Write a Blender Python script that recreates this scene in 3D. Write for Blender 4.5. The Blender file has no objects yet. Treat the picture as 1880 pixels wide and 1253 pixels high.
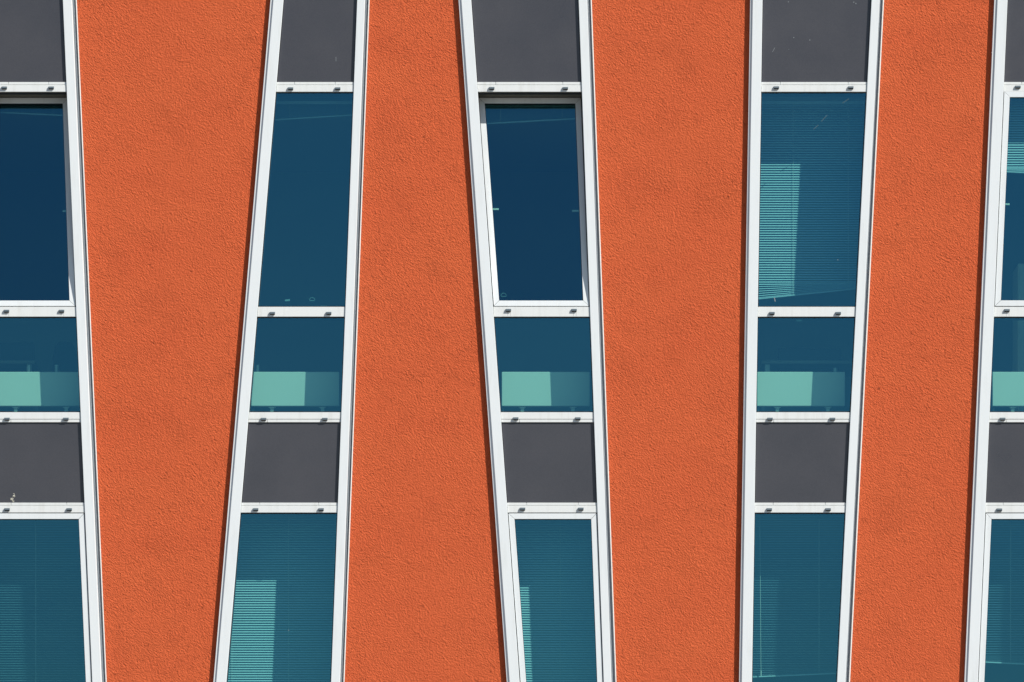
import bpy, bmesh, math, random
from mathutils import Vector, Matrix
random.seed(7)
S = bpy.context.scene
COL = S.collection
R = math.radians

# ------------------------------------------------------------ camera / light
PPM = 220.0            # photo pixels per metre on the facade plane (y = 0)
ZC = 8.5               # height of the picture centre on the facade
D = 40.0               # distance of the camera from the facade
CAMZ = 2.0             # photographer's eye / tripod height
W_M = 1880 / PPM
cam = bpy.data.cameras.new('camera')
camo = bpy.data.objects.new('camera', cam); COL.objects.link(camo)
camo.location = (0, -D, CAMZ); camo.rotation_euler = (R(90), 0, 0)
cam.sensor_width = 36; cam.lens = 36 * D / W_M
cam.shift_y = (ZC - CAMZ) / W_M
cam.clip_start = 0.5; cam.clip_end = 2000
S.camera = camo

T = 1.3                # shadow shift per metre of depth, both sideways and down
sdir = Vector((T, -1.0, T)).normalized()     # towards the sun
elev = math.asin(sdir.z); azim = math.atan2(sdir.x, sdir.y)
sun = bpy.data.lights.new('sun', 'SUN'); sun.energy = 5.0; sun.angle = R(0.53)
sun.color = (1.0, 0.965, 0.91)
suno = bpy.data.objects.new('sun', sun); COL.objects.link(suno)
suno.rotation_euler = sdir.to_track_quat('Z', 'Y').to_euler()
suno.location = (20, -20, 30)
w = bpy.data.worlds.new('World'); S.world = w; w.use_nodes = True
nt = w.node_tree; bg = nt.nodes['Background']
sky = nt.nodes.new('ShaderNodeTexSky'); sky.sky_type = 'NISHITA'
sky.sun_disc = False; sky.sun_elevation = elev; sky.sun_rotation = azim
sky.air_density = 1.0; sky.dust_density = 0.3; sky.ozone_density = 1.2
nt.links.new(sky.outputs[0], bg.inputs[0]); bg.inputs[1].default_value = 0.085
S.view_settings.view_transform = 'Standard'; S.view_settings.look = 'None'
S.view_settings.exposure = 0.07; S.view_settings.gamma = 1.0
try: S.render.film_transparent = False
except Exception: pass
S.cycles.max_bounces = 10; S.cycles.transparent_max_bounces = 24

# ------------------------------------------------------------ helpers
def X(px): return (px - 940.0) / PPM
def Z(py): return ZC + (626.5 - py) / PPM
def PY(z): return 626.5 - (z - ZC) * PPM
def P(px, py, y):      # world point at depth y whose picture position on the facade photo is (px, py)
    s = (D + y) / D
    return Vector((X(px) * s, y, CAMZ + (Z(py) - CAMZ) * s))

def hexa(bm, front, back):
    vs = [bm.verts.new(p) for p in front] + [bm.verts.new(p) for p in back]
    n = len(front)
    bm.faces.new(vs[:n]); bm.faces.new(list(reversed(vs[n:])))
    for i in range(n):
        j = (i + 1) % n
        bm.faces.new((vs[i], vs[i + n], vs[j + n], vs[j]))

def prism(bm, pts, y0, y1):    # pts: (px, py) outline on the facade
    hexa(bm, [Vector((X(a), y0, Z(b))) for a, b in pts], [Vector((X(a), y1, Z(b))) for a, b in pts])

def box(bm, x0, x1, y0, y1, z0, z1):
    f = [Vector((x0, y0, z0)), Vector((x1, y0, z0)), Vector((x1, y0, z1)), Vector((x0, y0, z1))]
    hexa(bm, f, [Vector((v.x, y1, v.z)) for v in f])

def tube(bm, a, b, r, n=10):
    a = Vector(a); b = Vector(b); d = (b - a)
    q = d.to_track_quat('Z', 'Y')
    ring = [q @ Vector((r * math.cos(2 * math.pi * i / n), r * math.sin(2 * math.pi * i / n), 0)) for i in range(n)]
    hexa(bm, [a + v for v in ring], [b + v for v in ring])

def obj(name, bm, m, parent=None, bevel=0, smooth=False):
    bmesh.ops.recalc_face_normals(bm, faces=bm.faces)
    me = bpy.data.meshes.new(name); bm.to_mesh(me); bm.free()
    if isinstance(m, (list, tuple)):
        for q in m: me.materials.append(q)
    else: me.materials.append(m)
    if smooth:
        for p in me.polygons: p.use_smooth = True
    o = bpy.data.objects.new(name, me); COL.objects.link(o)
    if parent: o.parent = parent
    if bevel:
        b = o.modifiers.new('bevel', 'BEVEL'); b.width = bevel; b.segments = 2; b.limit_method = 'ANGLE'
    return o

def empty(name, loc=(0, 0, 0)):
    o = bpy.data.objects.new(name, None); COL.objects.link(o); o.location = loc
    o.empty_display_size = 0.2
    return o
def tag(o, label=None, cat=None, group=None, kind=None):
    if label: o['label'] = label
    if cat: o['category'] = cat
    if group: o['group'] = group
    if kind: o['kind'] = kind
    return o
def hold(o, root):    # parent a mesh built in world coordinates under an empty that is not at the origin
    o.parent = root; o.matrix_parent_inverse = Matrix.Translation(-root.location)
    return o

# ------------------------------------------------------------ materials
def mat(name, col, rough=0.5, metal=0.0, spec=0.5, coat=0.0):
    m = bpy.data.materials.new(name); m.use_nodes = True
    b = m.node_tree.nodes['Principled BSDF']
    b.inputs['Base Color'].default_value = (*col, 1); b.inputs['Roughness'].default_value = rough
    b.inputs['Metallic'].default_value = metal; b.inputs['Specular IOR Level'].default_value = spec
    b.inputs['Coat Weight'].default_value = coat
    return m, m.node_tree, b
def node(nt, t, **kw):
    n = nt.nodes.new(t)
    for k, v in kw.items():
        if k in n.inputs: n.inputs[k].default_value = v
        else: setattr(n, k, v)
    return n
def noise(nt, vec, scale, detail=3, rough=0.5, dist=0.0):
    n = node(nt, 'ShaderNodeTexNoise'); n.inputs['Scale'].default_value = scale
    n.inputs['Detail'].default_value = detail; n.inputs['Roughness'].default_value = rough
    n.inputs['Distortion'].default_value = dist
    nt.links.new(vec, n.inputs['Vector']); return n
def mapr(nt, src, a, b, c, d):
    n = node(nt, 'ShaderNodeMapRange'); n.inputs[1].default_value = a; n.inputs[2].default_value = b
    n.inputs[3].default_value = c; n.inputs[4].default_value = d
    nt.links.new(src, n.inputs[0]); return n.outputs[0]
def math_(nt, op, a, b):
    n = node(nt, 'ShaderNodeMath'); n.operation = op
    for i, v in enumerate((a, b)):
        if isinstance(v, (int, float)): n.inputs[i].default_value = v
        else: nt.links.new(v, n.inputs[i])
    return n.outputs[0]
def pos(nt, scale=(1, 1, 1), rot=(0, 0, 0)):
    g = node(nt, 'ShaderNodeNewGeometry'); mp = node(nt, 'ShaderNodeMapping')
    mp.inputs['Scale'].default_value = scale; mp.inputs['Rotation'].default_value = rot
    nt.links.new(g.outputs['Position'], mp.inputs['Vector']); return mp.outputs[0]

def stucco_mat():
    m, n, b = mat('orange_stucco', (0.6, 0.1, 0.04), 0.92, spec=0.25)
    p = pos(n)
    pr = pos(n, (1, 1, 1), (0, R(-42), 0))
    mp = node(n, 'ShaderNodeMapping'); mp.inputs['Scale'].default_value = (1, 1, 1.5)
    n.links.new(pr, mp.inputs['Vector']); pe = mp.outputs[0]
    grain = noise(n, pe, 76, 3, 0.6, 0.6)
    fine = noise(n, p, 150, 2, 0.6)
    vor = node(n, 'ShaderNodeTexVoronoi'); vor.inputs['Scale'].default_value = 48
    n.links.new(pe, vor.inputs['Vector'])
    lump = noise(n, p, 7, 4, 0.55, 0.8)
    trowel = noise(n, pos(n, (1, 1, 2.6)), 1.1, 4, 0.55, 0.4)
    # patches where the grain is coarser
    patch = mapr(n, noise(n, p, 2.6, 4, 0.65, 0.5).outputs[0], 0.50, 0.82, 0.92, 1.5)
    pits = mapr(n, noise(n, pe, 30, 2, 0.5, 1.0).outputs[0], 0.66, 0.8, 0.0, -0.9)
    h = math_(n, 'MULTIPLY', math_(n, 'ADD', grain.outputs[0], math_(n, 'MULTIPLY', vor.outputs[0], 0.35)), patch)
    h = math_(n, 'ADD', h, math_(n, 'MULTIPLY', fine.outputs[0], 0.25))
    h = math_(n, 'ADD', h, pits)
    bp = node(n, 'ShaderNodeBump'); bp.inputs['Strength'].default_value = 1.0; bp.inputs['Distance'].default_value = 0.0205
    n.links.new(h, bp.inputs['Height'])
    bp2 = node(n, 'ShaderNodeBump'); bp2.inputs['Strength'].default_value = 1.0; bp2.inputs['Distance'].default_value = 0.006
    n.links.new(lump.outputs[0], bp2.inputs['Height']); n.links.new(bp.outputs[0], bp2.inputs['Normal'])
    bp3 = node(n, 'ShaderNodeBump'); bp3.inputs['Strength'].default_value = 1.0; bp3.inputs['Distance'].default_value = 0.006
    n.links.new(trowel.outputs[0], bp3.inputs['Height']); n.links.new(bp2.outputs[0], bp3.inputs['Normal'])
    n.links.new(bp3.outputs[0], b.inputs['Normal'])
    # weathered colour, in broad faint bands and blotches
    ramp = node(n, 'ShaderNodeMix', data_type='RGBA')
    band = noise(n, pos(n, (0.7, 1, 1.5)), 1.6, 5, 0.6, 0.3)
    n.links.new(mapr(n, band.outputs[0], 0.3, 0.7, 0, 1), ramp.inputs[0])
    ramp.inputs[6].default_value = (0.745, 0.136, 0.046, 1); ramp.inputs[7].default_value = (0.775, 0.152, 0.050, 1)
    sp = node(n, 'ShaderNodeMix', data_type='RGBA', blend_type='MULTIPLY')
    n.links.new(mapr(n, noise(n, p, 90, 3, 0.7).outputs[0], 0.35, 0.75, 0.0, 0.42), sp.inputs[0])
    n.links.new(ramp.outputs[2], sp.inputs[6]); sp.inputs[7].default_value = (0.72, 0.62, 0.6, 1)
    n.links.new(sp.outputs[2], b.inputs['Base Color'])
    return m
STUCCO = stucco_mat()

def alu_mat(name, col, dirt=0.25, rough=0.38):
    m, n, b = mat(name, col, rough, spec=0.4)
    st = noise(n, pos(n, (22, 22, 2.0)), 1.0, 4, 0.65)
    cl = noise(n, pos(n), 2.2, 4, 0.6)
    f = math_(n, 'MULTIPLY', mapr(n, st.outputs[0], 0.5, 0.85, 0, 1), mapr(n, cl.outputs[0], 0.35, 0.7, 0.2, 1))
    mx = node(n, 'ShaderNodeMix', data_type='RGBA')
    n.links.new(math_(n, 'MULTIPLY', f, dirt), mx.inputs[0])
    mx.inputs[6].default_value = (*col, 1); mx.inputs[7].default_value = (col[0]*0.5, col[1]*0.47, col[2]*0.4, 1)
    n.links.new(mx.outputs[2], b.inputs['Base Color'])
    n.links.new(mapr(n, cl.outputs[0], 0.3, 0.7, rough - 0.06, rough + 0.1), b.inputs['Roughness'])
    return m
ALU = alu_mat('white_aluminium', (0.77, 0.80, 0.80), 0.3)
ALU_RAIL = alu_mat('white_rail_aluminium', (0.77, 0.785, 0.765), 0.45)
BEAD = mat('corner_bead_plastic', (0.82, 0.78, 0.72), 0.5)[0]
SLATE = mat('shaded_grey_flashing', (0.22, 0.26, 0.31), 0.5)[0]  # shade deep in the joint beside the render, put into the grey
FLASH = mat('shaded_pale_flashing', (0.62, 0.68, 0.72), 0.45)[0]  # bluish shadow of the render edge on the aluminium, mixed into the colour
RUBBER = mat('black_gasket', (0.015, 0.015, 0.017), 0.6)[0]
STREAK = mat('grey_dirt_film', (0.42, 0.42, 0.39), 0.8)[0]
CAP = mat('grey_plastic_cap', (0.09, 0.12, 0.14), 0.5)[0]
HOLE = mat('dark_slot', (0.01, 0.011, 0.013), 0.8)[0]
CORE = mat('dark_inner_frame', (0.05, 0.055, 0.06), 0.5)[0]
REVEAL = mat('shaded_reveal', (0.16, 0.14, 0.10), 0.6)[0]  # soffit shade is painted in as an olive-dark colour

def spandrel_mat():
    m, n, b = mat('grey_enamelled_panel', (0.05, 0.052, 0.058), 0.32, spec=0.5, coat=0.0)
    g = noise(n, pos(n), 170, 3, 0.7)
    c = noise(n, pos(n), 1.4, 4, 0.6)
    mx = node(n, 'ShaderNodeMix', data_type='RGBA')
    n.links.new(math_(n, 'ADD', math_(n, 'MULTIPLY', mapr(n, g.outputs[0], .3, .7, 0, 1), .6), math_(n, 'MULTIPLY', mapr(n, c.outputs[0], .3, .7, 0, 1), .4)), mx.inputs[0])
    mx.inputs[6].default_value = (0.045, 0.046, 0.055, 1); mx.inputs[7].default_value = (0.076, 0.075, 0.084, 1)
    n.links.new(mx.outputs[2], b.inputs['Base Color'])
    n.links.new(mapr(n, c.outputs[0], .3, .7, .26, .38), b.inputs['Roughness'])
    return m
SPAN = spandrel_mat()

def glass_mat():
    m = bpy.data.materials.new('solar_glass'); m.use_nodes = True; n = m.node_tree
    n.nodes.clear()
    out = node(n, 'ShaderNodeOutputMaterial'); mix = node(n, 'ShaderNodeMixShader')
    tr = node(n, 'ShaderNodeBsdfTransparent'); tr.inputs[0].default_value = (0.53, 0.835, 0.735, 1)
    gl = node(n, 'ShaderNodeBsdfGlossy'); gl.inputs['Roughness'].default_value = 0.0
    gl.inputs[0].default_value = (0.16, 0.68, 1.0, 1)
    lw = node(n, 'ShaderNodeLayerWeight'); lw.inputs[0].default_value = 0.5      # same from both sides
    f5 = math_(n, 'POWER', lw.outputs['Facing'], 5.0)
    refl = math_(n, 'ADD', math_(n, 'MULTIPLY', f5, 0.8), 0.19)
    bp = node(n, 'ShaderNodeBump'); bp.inputs['Strength'].default_value = 1; bp.inputs['Distance'].default_value = 0.002
    n.links.new(noise(n, pos(n), 1.3, 2, 0.5).outputs[0], bp.inputs['Height']); n.links.new(bp.outputs[0], gl.inputs['Normal'])
    n.links.new(refl, mix.inputs[0])
    n.links.new(tr.outputs[0], mix.inputs[1]); n.links.new(gl.outputs[0], mix.inputs[2])
    n.links.new(mix.outputs[0], out.inputs[0]); return m
GLASS = glass_mat()
RAD = mat('radiator_enamel', (0.80, 0.80, 0.76), 0.4)[0]
SLAT = mat('blind_slat_aluminium', (0.52, 0.68, 0.80), 0.4)[0]
CORD = mat('blind_cord', (0.7, 0.72, 0.72), 0.8)[0]
PLASTER = mat('interior_plaster', (0.45, 0.45, 0.45), 0.9)[0]
CEIL = mat('ceiling_board', (0.6, 0.6, 0.6), 0.9)[0]
CARPET = mat('floor_carpet', (0.22, 0.22, 0.23), 0.95)[0]
DARKP = mat('black_plastic', (0.02, 0.02, 0.022), 0.45)[0]
FABRIC = mat('dark_fabric', (0.025, 0.028, 0.035), 0.95)[0]
WOOD = mat('pale_laminate', (0.35, 0.33, 0.29), 0.5)[0]
MARK = mat('white_etching', (0.24, 0.26, 0.27), 0.8)[0]
LIME = mat('dried_dropping', (0.6, 0.58, 0.48), 0.9)[0]
GREYM = mat('grey_metal', (0.4, 0.42, 0.43), 0.35, 0.6)[0]

# ------------------------------------------------------------ ground
def pavement():
    m, n, b = mat('paving', (0.3, 0.29, 0.27), 0.9)
    br = node(n, 'ShaderNodeTexBrick'); br.inputs['Scale'].default_value = 2.2
    br.inputs['Color1'].default_value = (0.2, 0.195, 0.185, 1); br.inputs['Color2'].default_value = (0.16, 0.155, 0.15, 1)
    br.inputs['Mortar'].default_value = (0.14, 0.14, 0.13, 1)
    n.links.new(pos(n), br.inputs['Vector']); n.links.new(br.outputs[0], b.inputs['Base Color'])
    bm = bmesh.new(); s = 700
    bm.faces.new([bm.verts.new(v) for v in ((-s, -s, 0), (s, -s, 0), (s, s, 0), (-s, s, 0))])
    tag(obj('ground', bm, m), kind='structure')
pavement()

# ------------------------------------------------------------ facade
def line(a, b):                 # x at photo row 0 and at row 1253
    return lambda y: a + (b - a) * y / 1253.0
STRIPS = [  # inner-left, inner-right, outer-right (end of white face), stucco edge, silhouette-left, face-left
    dict(il=line(-18, -13), ir=line(116, 170), om=line(132.5, 187), se=line(139.5, 194.5), sl=line(-42, -37), fl=line(-37, -32)),
    dict(il=line(521, 416), ir=line(656, 608), om=line(670.5, 624.5), se=line(677.2, 631), sl=line(497, 392), fl=line(502.3, 397.3)),
    dict(il=line(865, 954), ir=line(1062, 1108), om=line(1078, 1122.5), se=line(1085, 1130.5), sl=line(841.7, 930.3), fl=line(846.7, 935.3)),
    dict(il=line(1399.5, 1380), ir=line(1599.5, 1536), om=line(1614.5, 1551.5), se=line(1621.7, 1559.2), sl=line(1377, 1356.5), fl=line(1381.3, 1361)),
    dict(il=line(1849, 1794.5), ir=line(2008, 1965), om=line(2024, 1981), se=line(2031, 1988), sl=line(1825, 1769.8), fl=line(1830.3, 1775)),
]
TOP, BOT = -200, 1360
building = empty('building', (0, 0, 0))
tag(building, 'orange rendered facade with slanting white framed window strips and grey panels', 'building')

def quad(fa, fb, y0=TOP, y1=BOT): return [(fa(y0), y0), (fb(y0), y0), (fb(y1), y1), (fa(y1), y1)]
def off(f, d): return lambda y: f(y) + d

# rendered wall panels between the strips
XL, XR = -560, 2450
lefts = [lambda y: XL] + [s['se'] for s in STRIPS]
rights = [off(s['sl'], 2) for s in STRIPS] + [lambda y: XR]
PLAB = ['far left edge strip of orange render', 'orange render panel widening upward, left of the narrow second window strip',
        'orange render panel between second and third window strips', 'orange render panel between third and fourth window strips',
        'orange render panel between fourth and fifth window strips', 'orange render panel right of the last window strip']
for i, (a, b_) in enumerate(zip(lefts, rights)):
    bm = bmesh.new(); prism(bm, quad(off(a, 1.2) if i else a, b_), 0.003, 0.2)
    o = obj('wall_panel', bm, STUCCO, building)
    if i:
        bm = bmesh.new(); prism(bm, quad(off(a, -0.4), off(a, 1.4)), 0.0010, 0.04)
        c = obj('corner_bead', bm, BEAD, o)
bm = bmesh.new(); prism(bm, [(XL, BOT), (XR, BOT), (XR, PY(0.0)), (XL, PY(0.0))], -0.05, 0.2)
obj('plinth_wall', bm, STUCCO, building)
bm = bmesh.new(); prism(bm, [(XL, TOP - 500), (XR, TOP - 500), (XR, TOP), (XL, TOP)], 0.003, 0.2)
obj('upper_wall', bm, STUCCO, building)
bm = bmesh.new(); prism(bm, [(XL, TOP - 520), (XR, TOP - 520), (XR, TOP - 500), (XL, TOP - 500)], -0.08, 0.3)
obj('coping', bm, ALU, building)

def post(s, side):
    bm = bmesh.new()
    if side < 0:
        prism(bm, quad(s['fl'], s['il']), -0.045, 0.03)
        prism(bm, quad(s['sl'], off(s['fl'], 1)), -0.032, 0.1)
    else:
        prism(bm, quad(s['ir'], s['om']), -0.045, 0.03)
    o = obj('frame_post', bm, ALU, building, bevel=0.003)
    bm = bmesh.new(); prism(bm, quad(off(s['fl'], .3), off(s['il'], -.3)) if side < 0 else quad(off(s['ir'], .3), off(s['om'], -.3)), 0.029, 0.2)
    obj('post_core', bm, CORE, o)
    if side > 0:
        bm = bmesh.new(); prism(bm, quad(off(s['om'], -1), off(s['om'], 3.0)), 0.036, 0.12)
        obj('edge_flashing', bm, FLASH, o)
        bm = bmesh.new(); prism(bm, quad(off(s['om'], 2), off(s['se'], 3)), 0.05, 0.11)
        obj('joint_strip', bm, SLATE, o)
for s in STRIPS:
    post(s, -1); post(s, 1)

RAILS = [(152.6, 170.5, 'up'), (565, 583, None), (758.4, 776.6, 'down'), (924.2, 942.4, 'up'), (1338, 1356, None)]
CAPS = [
    [(9, 95, 163.5), (13, 114, 573), (14, 122, 771), (14, 128, 937), None],
    [(534, 620.5, 165), (500.5, 604, 577), (484.5, 597, 771.3), (470, 590, 937), None],
    [(903, 1038, 164.5), (933.5, 1054, 571.5), (947, 1061, 770.3), (959.5, 1066.5, 936), None],
    [(1425, 1561.5, 163.2), (1417, 1538.5, 577), (1413.5, 1528, 771), (1412, 1520, 937), None],
    [(1868, 1975, 162), (1848, 1962, 571.8), (1840, 1955, 771), (1834, 1948, 937.5), None],
]
OPEN = {0, 2}; CLOSED_UP = {4}; SASH_LOW = {0, 2, 4}

def cap(cx, cy, yb, parent):
    w_, h = 4.9, 2.7                        # half size in photo pixels: about 45 x 24 mm
    bm = bmesh.new()
    x0, x1 = X(cx - w_), X(cx + w_); zt, zb = Z(cy - h), Z(cy + h)
    y1 = yb; y0 = yb - 0.017
    # hood: top slopes out and down, open slot underneath
    v = [(x0, y1, zt), (x1, y1, zt), (x1, y0 + .004, zt - .003), (x0, y0 + .004, zt - .003),
         (x0, y0, zb + .006), (x1, y0, zb + .006), (x1, y1, zb + .006), (x0, y1, zb + .006)]
    vs = [bm.verts.new(q) for q in v]
    for f in ((0, 1, 2, 3), (3, 2, 5, 4), (4, 5, 6, 7), (0, 3, 4, 7), (1, 6, 5, 2), (0, 7, 6, 1)): bm.faces.new([vs[k] for k in f])
    o = obj('drain_cap', bm, CAP, parent, bevel=0.001)
    bm = bmesh.new(); box(bm, x0 + .002, x1 - .002, y0 + .004, y1, zb, zb + .006)
    # the slot sits under the hood: same object kept simple as a second material
    me = o.data; b2 = bmesh.new(); b2.from_mesh(me)
    tmp = bpy.data.meshes.new('t'); bm.to_mesh(tmp); bm.free()
    nf = len(b2.faces); b2.from_mesh(tmp); b2.faces.ensure_lookup_table()
    for f in b2.faces[nf:]: f.material_index = 1
    bmesh.ops.recalc_face_normals(b2, faces=b2.faces)
    b2.to_mesh(me); b2.free(); bpy.data.meshes.remove(tmp); me.materials.append(HOLE)
    return o

for si, s in enumerate(STRIPS):
    for ri, (y0, y1, kind) in enumerate(RAILS):
        g = 0.6
        L, Rr = off(s['il'], g), off(s['ir'], -g)
        a, b_ = y0, y1
        if kind == 'up': a = y0 + 5.6
        if kind == 'down': b_ = y1 - 5.8
        bm = bmesh.new(); prism(bm, quad(L, Rr, a, b_), -0.0345, 0.0)
        o = obj('transom', bm, ALU_RAIL, building, bevel=0.0018)
        bm = bmesh.new(); prism(bm, quad(off(s['il'], -1), off(s['ir'], 1), y0 + 0.8, y1 - 0.8), -0.0275, 0.004)
        prism(bm, quad(off(s['il'], -1), off(s['ir'], 1), y0 + 1.3, y1 - 1.3), 0.003, 0.19)
        oc = obj('transom_core', bm, [ALU_RAIL, CORE], o)
        for f in oc.data.polygons[6:]: f.material_index = 1
        c = CAPS[si][ri]
        if kind:
            ya, yb = (y0, a - 1.0) if kind == 'up' else (b_ + 1.0, y1)
            cuts = [s['il'](y0) + g]
            if c: cuts += [c[0] + 7, c[1] - 5] if kind == 'up' else [c[0] + 6.5]
            cuts.append(None)
            for k in range(len(cuts) - 1):
                e0 = cuts[k]; e1 = cuts[k + 1]
                bm = bmesh.new()
                pa = [(L(ya) if k == 0 else e0 + .5, ya), ((Rr(ya) if e1 is None else e1 - .5), ya),
                      ((Rr(yb) if e1 is None else e1 - .5), yb), (L(yb) if k == 0 else e0 + .5, yb)]
                prism(bm, pa, -0.0325, -0.002)
                obj('glazing_bead', bm, ALU_RAIL, o, bevel=0.001)
        if c:
            for cx in c[:2]: cap(cx, c[2], -0.0345, o)
            if ri == 1 and si in (0, 2, 4):        # rain streaks below the caps
                for cx in c[:2]:
                    for dx in (-1.6, 3.4):
                        bm = bmesh.new(); prism(bm, [(cx + dx, c[2] + 3.5), (cx + dx + .9, c[2] + 3.5), (cx + dx + .6, y1 - .8), (cx + dx + .2, y1 - .8)], -0.0349, -0.0344)
                        obj('dirt_streak', bm, STREAK, o)

# grey spandrel panels
def spandrel(s, y0, y1):
    bm = bmesh.new(); prism(bm, quad(off(s['il'], 1.2), off(s['ir'], -1.2), y0, y1), -0.0205, 0.02)
    o = obj('spandrel_panel', bm, SPAN, building)
    bm = bmesh.new(); prism(bm, quad(off(s['il'], -1), off(s['ir'], 1), y0 - 1, y1 + 1), -0.012, 0.03)
    obj('gasket', bm, RUBBER, o)
    return o
spans = {}
for si, s in enumerate(STRIPS):
    spans[si, 0] = spandrel(s, TOP, 152.2); spans[si, 1] = spandrel(s, 778.0, 923.6)

# windows
def bar_frame(bm, corners, wpx, y0, y1, gap=0.35):
    """four mitred bars inside the outline (tl, tr, br, bl)"""
    tl, tr, br, bl = [Vector(c) for c in corners]
    def inset(p, dx, dy): return Vector((p.x + dx, p.y + dy))
    sl = (bl.x - tl.x) / (bl.y - tl.y); sr = (br.x - tr.x) / (br.y - tr.y)
    itl = Vector((tl.x + sl * wpx + wpx, tl.y + wpx)); itr = Vector((tr.x + sr * wpx - wpx, tr.y + wpx))
    ibl = Vector((bl.x - sl * wpx + wpx, bl.y - wpx)); ibr = Vector((br.x - sr * wpx - wpx, br.y - wpx))
    def q(pts): prism(bm, [(p.x, p.y) for p in pts], y0, y1)
    e = Vector((gap, 0)); f = Vector((0, gap))
    q([tl + e, tr - e, itr - e, itl + e]); q([ibl + e, ibr - e, br - e, bl + e])
    q([tl + f, itl + f, ibl - f, bl - f]); q([itr + f, tr + f, br - f, ibr - f])
    return itl, itr, ibr, ibl

def pane(pts, y, parent):
    bm = bmesh.new(); prism(bm, pts, y, y + 0.024)
    # insulated unit drawn as one closed slab would tint twice: keep the outer sheet only
    dele = [f for f in bm.faces if f.calc_center_median().y > y + 0.001]
    bmesh.ops.delete(bm, geom=dele, context='FACES')
    o = obj('pane', bm, GLASS, parent)
    if o.data.polygons[0].normal.y > 0: o.data.flip_normals()     # outer side of the glass faces the street
    return o

def fixed_window(s, y0, y1):
    bm = bmesh.new()
    c = [(s['il'](y0) - .5, y0), (s['ir'](y0) + .5, y0), (s['ir'](y1) + .5, y1), (s['il'](y1) - .5, y1)]
    bar_frame(bm, c, 2.0, -0.018, 0.02, 0)
    o = obj('window', bm, RUBBER, building)
    pane([(c[0][0] + 1, c[0][1] + 1), (c[1][0] - 1, c[1][1] + 1), (c[2][0] - 1, c[2][1] - 1), (c[3][0] + 1, c[3][1] - 1)], -0.014, o)
    return o

def sash_window(s, y0, y1, tilt=0.0, handles=()):
    g = 1.5
    c = [(s['il'](y0) + g, y0 + g), (s['ir'](y0) - g, y0 + g), (s['ir'](y1) - g, y1 - g), (s['il'](y1) + g, y1 - g)]
    if tilt: c[0] = (c[0][0], c[0][1] - 2.5); c[1] = (c[1][0], c[1][1] - 2.5)
    parts = []
    bm = bmesh.new()
    inn = bar_frame(bm, c, 10.3, -0.034, 0.03, 0.3)
    core = bmesh.new(); bar_frame(core, [(c[0][0]+.6, c[0][1]+.6), (c[1][0]-.6, c[1][1]+.6), (c[2][0]-.6, c[2][1]-.6), (c[3][0]+.6, c[3][1]-.6)], 9.2, -0.027, 0.035, 0)
    o = obj('window', bm, ALU, building, bevel=0.0015)
    cc = obj('sash_core', core, RUBBER, o)
    pb = bmesh.new(); bar_frame(pb, [(p.x + dx, p.y + dy) for p, dx, dy in zip(inn, (-1, 1, 1, -1), (-1, -1, 1, 1))], 1.8, -0.022, 0.02, 0)
    gk = obj('gasket', pb, RUBBER, o)
    pn = pane([(inn[0].x - .6, inn[0].y - .6), (inn[1].x + .6, inn[1].y - .6), (inn[2].x + .6, inn[2].y + .6), (inn[3].x - .6, inn[3].y + .6)], -0.012, o)
    kids = [cc, gk, pn]
    for hx, hy, wd in handles:
        hb = bmesh.new(); box(hb, X(hx - wd / 2), X(hx + wd / 2), 0.02, 0.032, Z(hy + 1.6), Z(hy - 1.6))
        kids.append(obj('stay_arm', hb, RAD, o, bevel=0.002))
    if tilt:
        piv = Vector((0, -0.034, Z(y1 - g)))
        M = Matrix.Translation(piv) @ Matrix.Rotation(-math.atan(tilt), 4, 'X') @ Matrix.Translation(-piv)
        for q in [o] + kids: q.data.transform(M)
        # reveal lining of the opening behind the tilted sash
        rv = bmesh.new()
        prism(rv, [(s['il'](y0), y0 - 6), (s['ir'](y0), y0 - 6), (s['ir'](y0), y0 + .4), (s['il'](y0), y0 + .4)], -0.02, 0.32)
        obj('reveal_lining', rv, REVEAL, building)
    # dark rebate seen through the joint round the sash
    rb = bmesh.new()
    bar_frame(rb, [(s['il'](y0) - .5, y0 - .5), (s['ir'](y0) + .5, y0 - .5), (s['ir'](y1) + .5, y1 + .5), (s['il'](y1) - .5, y1 + .5)], 1.6 if tilt else 6, 0.012 if not tilt else 0.0, 0.05, 0)
    obj('rebate_seal', rb, RUBBER, o)
    return o

HY = {0: [(118, 380.5, 11)], 2: [(909, 377, 13), (1057, 380, 13)], 4: [(1848, 374.5, 12)]}
wins = {}
for si, s in enumerate(STRIPS):
    if si in OPEN: wins[si, 0] = sash_window(s, 170.5, 565, 0.113, HY[si])
    elif si in CLOSED_UP: wins[si, 0] = sash_window(s, 168.5, 565, 0, HY[si])
    else: wins[si, 0] = fixed_window(s, 170.5, 565)
    wins[si, 1] = fixed_window(s, 583, 758.4)
    wins[si, 2] = sash_window(s, 942.4, 1338) if si in SASH_LOW else fixed_window(s, 942.4, 1338)
for si in OPEN: wins[si, 0]['label'] = 'tall window sash tilted inward at the top'

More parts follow.
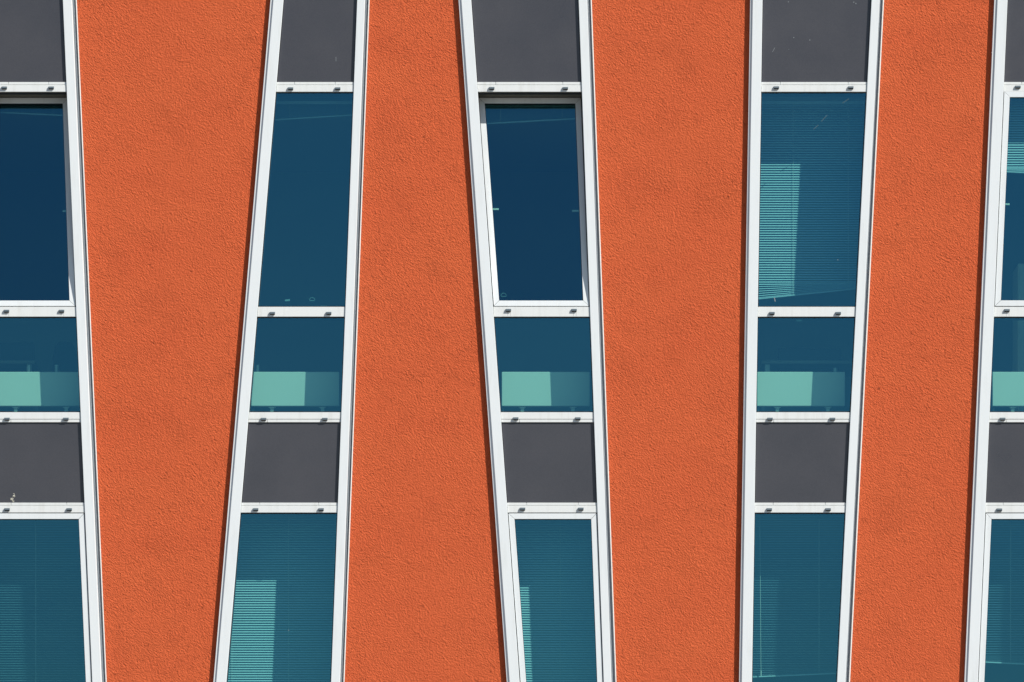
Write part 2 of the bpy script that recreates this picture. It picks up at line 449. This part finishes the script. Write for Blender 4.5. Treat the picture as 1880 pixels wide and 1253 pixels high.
# marks etched on the glass and dirt specks
def half_ring(cx, cy, r, y, parent):
    bm = bmesh.new(); n = 10
    for k in range(n):
        a0 = math.pi * k / n; a1 = math.pi * (k + 1) / n
        prism(bm, [(cx + r * math.cos(a0), cy - r * math.sin(a0)), (cx + (r + .8) * math.cos(a0), cy - (r + .8) * math.sin(a0)),
                   (cx + (r + .8) * math.cos(a1), cy - (r + .8) * math.sin(a1)), (cx + r * math.cos(a1), cy - r * math.sin(a1))], y, y + .001)
    prism(bm, [(cx - r, cy + .5), (cx + r, cy + .5), (cx + r, cy + 1.4), (cx - r, cy + 1.4)], y, y + .001)
    return obj('glass_mark', bm, MARKD, parent)
MARKD = mat('faint_etching', (0.22, 0.34, 0.37), 0.8)[0]
half_ring(573, 551, 4.5, 0.012, wins[1, 0])
bm = bmesh.new(); prism(bm, [(523, 550), (532, 549), (532, 552.5), (523, 553)], 0.012, 0.013); obj('glass_mark', bm, MARKD, wins[1, 0])
bm = bmesh.new(); prism(bm, [(589, 561.5), (600, 561.5), (600, 563.3), (589, 563.3)], 0.012, 0.013); obj('glass_mark', bm, MARKD, wins[1, 0])
half_ring(924.5, 543, 4.5, 0.012, wins[2, 0])
bm = bmesh.new(); prism(bm, [(1462, 587), (1472, 587), (1472, 590), (1462, 590)], 0.012, 0.013); obj('glass_mark', bm, MARKD, wins[3, 1])

def speck(px, py, w_, h, lean, y, parent, m=MARK, name='dirt_speck'):
    bm = bmesh.new()
    prism(bm, [(px - w_ / 2 - lean, py + h / 2), (px + w_ / 2 - lean, py + h / 2), (px + w_ / 2 + lean, py - h / 2), (px - w_ / 2 + lean, py - h / 2)], y - .0015, y + 0.0002)
    return obj(name, bm, m, parent)
for px, py, w_, h, l in [(1447, 5, 1.6, 1.6, 0), (1567, 5.5, 2, 1.5, .3), (1571, 8, 1.6, 2, 0), (1457, 70.5, 1.5, 1.8, 0), (1486.5, 75, 1.5, 1.8, 0), (1420, 93, .8, 8, 2.2), (1448, 92, 1, 1, 0)]:
    speck(px, py, w_, h, l, -0.0207, spans[3, 0])
speck(617, 110, .8, 8, 0, -0.0207, spans[1, 0])
bm = bmesh.new()
random.seed(3)
for k in range(34):
    f = random.random(); px = 24 + 3.2 * math.sin(f * 7) * .7 + random.uniform(-1.5, 2.6); py = 907 + f * 16
    r = random.uniform(.25, .75) * (1.2 - .5 * abs(f - .5))
    prism(bm, [(px + r * math.cos(a) , py + 1.5 * r * math.sin(a)) for a in [i * math.pi / 3 for i in range(6)]], -0.0225 - .001 * random.random(), -0.0203)
obj('bird_dropping', bm, LIME, spans[0, 1])
speck(1422.3, 551, 1.6, 7.5, -.9, -0.0142, wins[3, 0], MARK, 'stuck_feather')
SMEAR = mat('faint_smear', (0.06, 0.12, 0.15), 0.8)[0]
for a, b_ in (((1493, 238), (1502, 230)), ((1507, 224), (1518, 212)), ((1546, 190), (1558, 182))):
    bm = bmesh.new(); prism(bm, [(a[0], a[1]), (b_[0], b_[1]), (b_[0] + .9, b_[1] + .7), (a[0] + .9, a[1] + .7)], -0.0150, -0.0142)
    obj('smear', bm, SMEAR, wins[3, 0])
for px, py in ((1538, 478), (430 + 100, 1158)):
    speck(px, py, 1.3, 1.6, 0, -0.0142, wins[3, 0] if px > 1000 else wins[1, 2])

# rooms behind the glass
XA, XB = X(XL) + .05, X(XR) - .05; YB = 3.9
def bpart(name, x0, x1, y0, y1, z0, z1, m):
    bm = bmesh.new(); box(bm, x0, x1, y0, y1, z0, z1); return obj(name, bm, m, building)
for nm, a, b_ in (('floor_slab', 800, 915), ('floor_slab', TOP - 480, 142), ('floor_slab', 1590, 1700)):
    bpart(nm, XA, XB, 0.06, YB + .3, Z(b_), Z(a), PLASTER)
bpart('ceiling', XA + .01, XB - .01, 0.33, YB, Z(146.5), Z(142.5), CEIL)
bpart('ceiling', XA + .01, XB - .01, 0.21, YB, Z(919), Z(915.5), CEIL)
bpart('floor_covering', XA + .01, XB - .01, 0.21, YB, Z(799.5), Z(797), CARPET)
bpart('floor_covering', XA + .01, XB - .01, 0.21, YB, Z(1589.5), Z(1587), CARPET)
bpart('back_wall', XA - .2, XB + .2, YB, YB + .2, 0, Z(TOP - 480), PLASTER)
bpart('side_wall', XA - .25, XA, 0.06, YB, 0, Z(TOP - 480), PLASTER)
bpart('side_wall', XB, XB + .25, 0.06, YB, 0, Z(TOP - 480), PLASTER)
bpart('roof', XA - .25, XB + .25, 0.2, YB + .2, Z(TOP - 480), Z(TOP - 500), CEIL)
for px in (745, 1715):
    bpart('partition_wall', X(px) - .05, X(px) + .05, 0.2, YB, Z(797), Z(146.6), PLASTER)
    bpart('partition_wall', X(px) - .05, X(px) + .05, 0.2, YB, Z(1587), Z(919.1), PLASTER)

# ------------------------------------------------------------ radiators
def radiator(left, label, caps=()):
    y = 0.215; w_ = 162
    a = P(left, 746, y); b_ = P(left + w_, 683, y)
    fz = Z(797)
    root = empty('radiator', ((a.x + b_.x) / 2, y + .035, fz))
    tag(root, label, 'radiator', 'radiators standing behind the low panes')
    bm = bmesh.new(); box(bm, a.x, b_.x, y, y + .022, a.z, b_.z)
    box(bm, a.x + .003, b_.x - .003, y + .062, y + .08, a.z + .003, b_.z - .003)
    hold(obj('panel', bm, RAD, None, bevel=.005), root)
    bm = bmesh.new(); box(bm, a.x + .006, b_.x - .006, y + .0225, y + .0615, b_.z - .014, b_.z - .004)
    hold(obj('top_grille', bm, RAD), root)
    for k in (38, 131):
        cx = P(left + k, 746, y).x; zt = a.z - .003
        bm = bmesh.new()
        hexa(bm, [Vector((cx - .032, y + .02, zt)), Vector((cx - .013, y + .02, zt - .013)), Vector((cx + .013, y + .02, zt - .013)), Vector((cx + .032, y + .02, zt))],
             [Vector((cx - .032, y + .07, zt)), Vector((cx - .013, y + .07, zt - .013)), Vector((cx + .013, y + .07, zt - .013)), Vector((cx + .032, y + .07, zt))])
        box(bm, cx - .014, cx + .014, y + .03, y + .06, fz + .006, zt - .0135)
        box(bm, cx - .04, cx + .04, y + .01, y + .08, fz + .001, fz + .0055)
        hold(obj('foot', bm, RAD), root)
    bm = bmesh.new(); tube(bm, (a.x + .015, y + .04, fz + .001), (a.x + .015, y + .04, a.z + .02), .008)
    hold(obj('supply_pipe', bm, GREYM, None, smooth=True), root)
    for cx, h in caps:
        p = P(cx, 683, y + .09)
        bm = bmesh.new(); tube(bm, (p.x, y + .1, p.z - .05), (p.x, y + .1, p.z + h), .019, 14)
        hold(obj('thermostat_head', bm, GREYM, None, bevel=.004), root)
radiator(-10, 'mint tinted radiator behind the leftmost low pane, running past its right frame', [(52.5, .06), (104, .06)])
radiator(461, 'mint tinted radiator behind the second low pane from the left, touching the left frame', [(472, .06)])
radiator(921, 'mint tinted radiator behind the low pane under the wide tilted window, clear of both frames')
radiator(1389.5, 'mint tinted radiator behind the low pane under the long half sunlit blind', [(1534, .035)])
radiator(1822, 'mint tinted radiator cut off by the right edge of the photo')

# ------------------------------------------------------------ venetian blinds
def blind(si, ytop, rail_l, rail_r, label, tilt=44, pitch=4.53, y=0.37, width=.0205, stack=1.1, head=True, cords=(.2, .8), wand=None, xr=None):
    s = STRIPS[si]
    ylow = max(rail_l, rail_r)
    xs = [s['il'](ytop), s['il'](ylow), s['ir'](ytop), s['ir'](ylow)]
    xa, xb = min(xs) - 16, max(xs) + 16
    if xr: xb = xr
    pa = P(xa, ytop, y); pb = P(xb, ytop, y)
    root = empty('venetian_blind', ((pa.x + pb.x) / 2, y, pa.z))
    tag(root, label, 'blind', 'venetian blinds behind the tall panes')
    if head:
        bm = bmesh.new(); box(bm, pa.x, pb.x, y - .0125, y + .0125, pa.z - .027, pa.z)
        hold(obj('head_rail', bm, SLAT, None, bevel=.002), root)
    # bottom rail line is given inside the visible opening
    xi0, xi1 = s['il'](ylow), s['ir'](ylow)
    def rail_py(px): return rail_l + (rail_r - rail_l) * (px - xi0) / (xi1 - xi0)
    zl, zr = P(xa, rail_py(xa), y).z, P(xb, rail_py(xb), y).z
    bm = bmesh.new()
    hexa(bm, [Vector((pa.x, y - .0125, zl - .009)), Vector((pb.x, y - .0125, zr - .009)), Vector((pb.x, y - .0125, zr + .002)), Vector((pa.x, y - .0125, zl + .002))],
         [Vector((pa.x, y + .0125, zl - .009)), Vector((pb.x, y + .0125, zr - .009)), Vector((pb.x, y + .0125, zr + .002)), Vector((pa.x, y + .0125, zl + .002))])
    hold(obj('bottom_rail', bm, SLAT, None, bevel=.003), root)
    # slats hang at their pitch and pile up on the bottom rail
    drop = 395 if ylow < 250 or ylow > 1300 else ylow - ytop + 8
    N = int(drop / pitch)
    bm = bmesh.new()
    st = stack / PPM; pz = pitch / PPM; z0 = pa.z - .04
    Lz, Rz = [], []
    for j in range(N):                     # j = 0 lowest
        i = N - 1 - j
        Lz.append(max(z0 - i * pz, zl + .006 + j * st)); Rz.append(max(z0 - i * pz, zr + .006 + j * st))
    seg = 4
    for j in range(N):
        jj = min(j + 1, N - 1); lo = jj - 1
        loc = 1.0 if ylow > 1300 else min(1, .5 * ((Lz[jj] - Lz[lo]) + (Rz[jj] - Rz[lo])) / pz)
        tl = R(tilt * min(1, 1.25 * loc)) + R(random.uniform(-1.2, 1.2))
        prev = None
        for k in range(seg + 1):
            u = (k / seg - .5) * width
            cr = .0022 * (1 - (2 * k / seg - 1) ** 2)      # crown of the slat
            dy = u * math.cos(tl) - cr * math.sin(tl) ; dz = u * math.sin(tl) + cr * math.cos(tl)
            v = (bm.verts.new((pa.x, y + dy, Lz[j] + dz)), bm.verts.new((pb.x, y + dy, Rz[j] + dz)))
            if prev: bm.faces.new((prev[0], v[0], v[1], prev[1]))
            prev = v
    hold(obj('slats', bm, SLAT, None, smooth=True), root)
    for c in cords:
        cxp = xi0 + (xi1 - xi0) * c
        q = P(cxp, ytop, y); zb = P(cxp, rail_py(cxp), y).z
        for dy in (-.0145, .0145):
            bm = bmesh.new(); tube(bm, (q.x, y + dy, zb), (q.x, y + dy, q.z - .02), .0012, 5)
            hold(obj('ladder_cord', bm, CORD), root)
    if wand:
        q = P(wand[0], ytop + 5, y - .03); q2 = P(wand[1], wand[2], y - .03)
        bm = bmesh.new(); tube(bm, q, q2, .0022, 6); tube(bm, q2, q2 - Vector((0, 0, .045)), .005, 8)
        hold(obj('pull_cord', bm, CORD), root)
blind(0, 184, 205.5, 212, 'raised venetian blind at the top of the leftmost tall window', stack=.7)
blind(1, 186, 220, 211, 'raised venetian blind bunched at the top of the second, fixed tall window', stack=.75)
blind(2, 190, 227.5, 217, 'raised venetian blind at the top of the wide tilted window', stack=.8)
blind(3, 186, 549, 530, 'half sunlit lowered venetian blind with slanting bottom edge above the fourth low pane', cords=(.36, .92), stack=.7)
blind(4, 172, 315, 322, 'part lowered venetian blind ending high up in the rightmost tall window', tilt=48, y=0.225, cords=(.5,))
blind(0, 936, 1345, 1345, 'lowered blind of nearly level slats in the leftmost bottom window', tilt=-12, cords=(.42,))
blind(1, 936, 1345, 1345, 'lowered blind sunlit on its left part in the second bottom window', cords=(.09, .62))
blind(2, 936, 1345, 1345, 'lowered blind lit only along its left edge in the middle bottom window', tilt=48, cords=(.45,))
blind(3, 936, 1243, 1236, 'lowered see-through blind with hanging pull cord in the fourth bottom window', tilt=-12, cords=(.79,), wand=(1395, 1397, 1232))
blind(4, 936, 1215, 1223, 'lowered see-through blind cut off by the photo edge in the rightmost bottom window', tilt=-12, cords=(.35,))

# ------------------------------------------------------------ furniture seen dimly
def monitor(x0, x1, y0, y1, y, label):
    a = P(x0, y1, y); b_ = P(x1, y0, y); cx = (a.x + b_.x) / 2; dz = Z(797) + .74
    root = empty('computer_monitor', (cx, y + .05, dz))
    tag(root, label, 'monitor')
    bm = bmesh.new(); box(bm, a.x, b_.x, y, y + .03, a.z, b_.z); hold(obj('screen_back', bm, DARKP, None, bevel=.006), root)
    bm = bmesh.new(); box(bm, cx - .03, cx + .03, y + .031, y + .05, dz + .012, a.z + .1); hold(obj('stand', bm, DARKP), root)
    bm = bmesh.new(); box(bm, cx - .12, cx + .12, y - .04, y + .14, dz + .001, dz + .011); hold(obj('foot', bm, DARKP, None, bevel=.003), root)
def desk(x0, x1, y, label):
    a = P(x0, 700, y).x; b_ = P(x1, 700, y).x; fz = Z(797); tz = fz + .74
    root = empty('office_desk', ((a + b_) / 2, y, fz)); tag(root, label, 'desk')
    bm = bmesh.new(); box(bm, a, b_, y - .3, y + .4, tz - .028, tz); hold(obj('desk_top', bm, WOOD, None, bevel=.003), root)
    for x in (a + .05, b_ - .05):
        for yy in (y - .25, y + .35):
            bm = bmesh.new(); box(bm, x - .02, x + .02, yy - .02, yy + .02, fz + .001, tz - .029); hold(obj('leg', bm, GREYM), root)
desk(-160, 70, 1.1, 'desk standing inside behind the leftmost low pane')
monitor(-60, 63, 629, 700, 1.1, 'dark monitor showing dimly above the leftmost radiator')
desk(1395, 1590, 1.1, 'desk standing inside behind the low pane under the long half sunlit blind')
monitor(1428, 1545, 640, 690, 1.1, 'dark monitor showing dimly above the fourth radiator')

def chair(cxp, y, label):
    c = P(cxp, 700, y).x; fz = Z(797)
    root = empty('office_chair', (c, y, fz)); tag(root, label, 'chair')
    bm = bmesh.new()
    top = P(cxp, 627, y).z; hw = 26 / PPM
    pts = []
    for k in range(20):
        t = 2 * math.pi * k / 20
        pts.append((math.copysign(abs(math.cos(t)) ** .6, math.cos(t)) * hw * (1.0 if math.sin(t) < 0 else .9), math.copysign(abs(math.sin(t)) ** .7, math.sin(t)) * .27))
    f = [Vector((c + px, y - .02 + .25 * px * px, top - .27 + pz)) for px, pz in pts]
    hexa(bm, f, [v + Vector((0, .05, 0)) for v in f]); hold(obj('backrest', bm, FABRIC, None, bevel=.012), root)
    bm = bmesh.new(); box(bm, c - .24, c + .24, y + .05, y + .5, fz + .43, fz + .5); hold(obj('seat', bm, FABRIC, None, bevel=.02), root)
    bm = bmesh.new(); tube(bm, (c, y + .27, fz + .1), (c, y + .27, fz + .43), .025); box(bm, c - .02, c + .02, y + .03, y + .06, fz + .45, top - .3); hold(obj('column', bm, DARKP), root)
    bm = bmesh.new()
    for k in range(5):
        a = 2 * math.pi * k / 5 + .3; e = Vector((c + .28 * math.cos(a), y + .27 + .28 * math.sin(a), fz + .07))
        tube(bm, (c, y + .27, fz + .1), e, .014); tube(bm, e + Vector((-.012, 0, -.04)), e + Vector((.012, 0, -.04)), .029, 12)
    hold(obj('star_base', bm, DARKP), root)
chair(119, 0.75, 'dark office chair back showing dimly right of the monitor, behind the leftmost radiator')

def cabinet():
    y = 1.0; a = P(1869, 484, y); b_ = P(1990, 484, y); fz = Z(797)
    root = empty('office_cabinet', ((a.x + b_.x) / 2, y, fz))
    tag(root, 'pale tall cabinet standing inside behind the rightmost window', 'cabinet')
    bm = bmesh.new(); box(bm, a.x, b_.x, y, y + .45, fz + .001, a.z); hold(obj('carcass', bm, RAD, None, bevel=.004), root)
    m = (a.x + b_.x) / 2
    for x0, x1, hx in ((a.x + .008, m - .002, m - .05), (m + .002, b_.x - .008, m + .05)):
        bm = bmesh.new(); box(bm, x0, x1, y - .018, y - .001, fz + .08, a.z - .01); d = hold(obj('door', bm, RAD, None, bevel=.002), root)
        bm = bmesh.new(); box(bm, hx - .006, hx + .006, y - .04, y - .0185, fz + 1.0, fz + 1.15); hb = obj('handle', bm, GREYM); hb.parent = d
        hb.matrix_parent_inverse = Matrix.Translation(-root.location)
        hb.matrix_parent_inverse = Matrix.Identity(4)
cabinet()
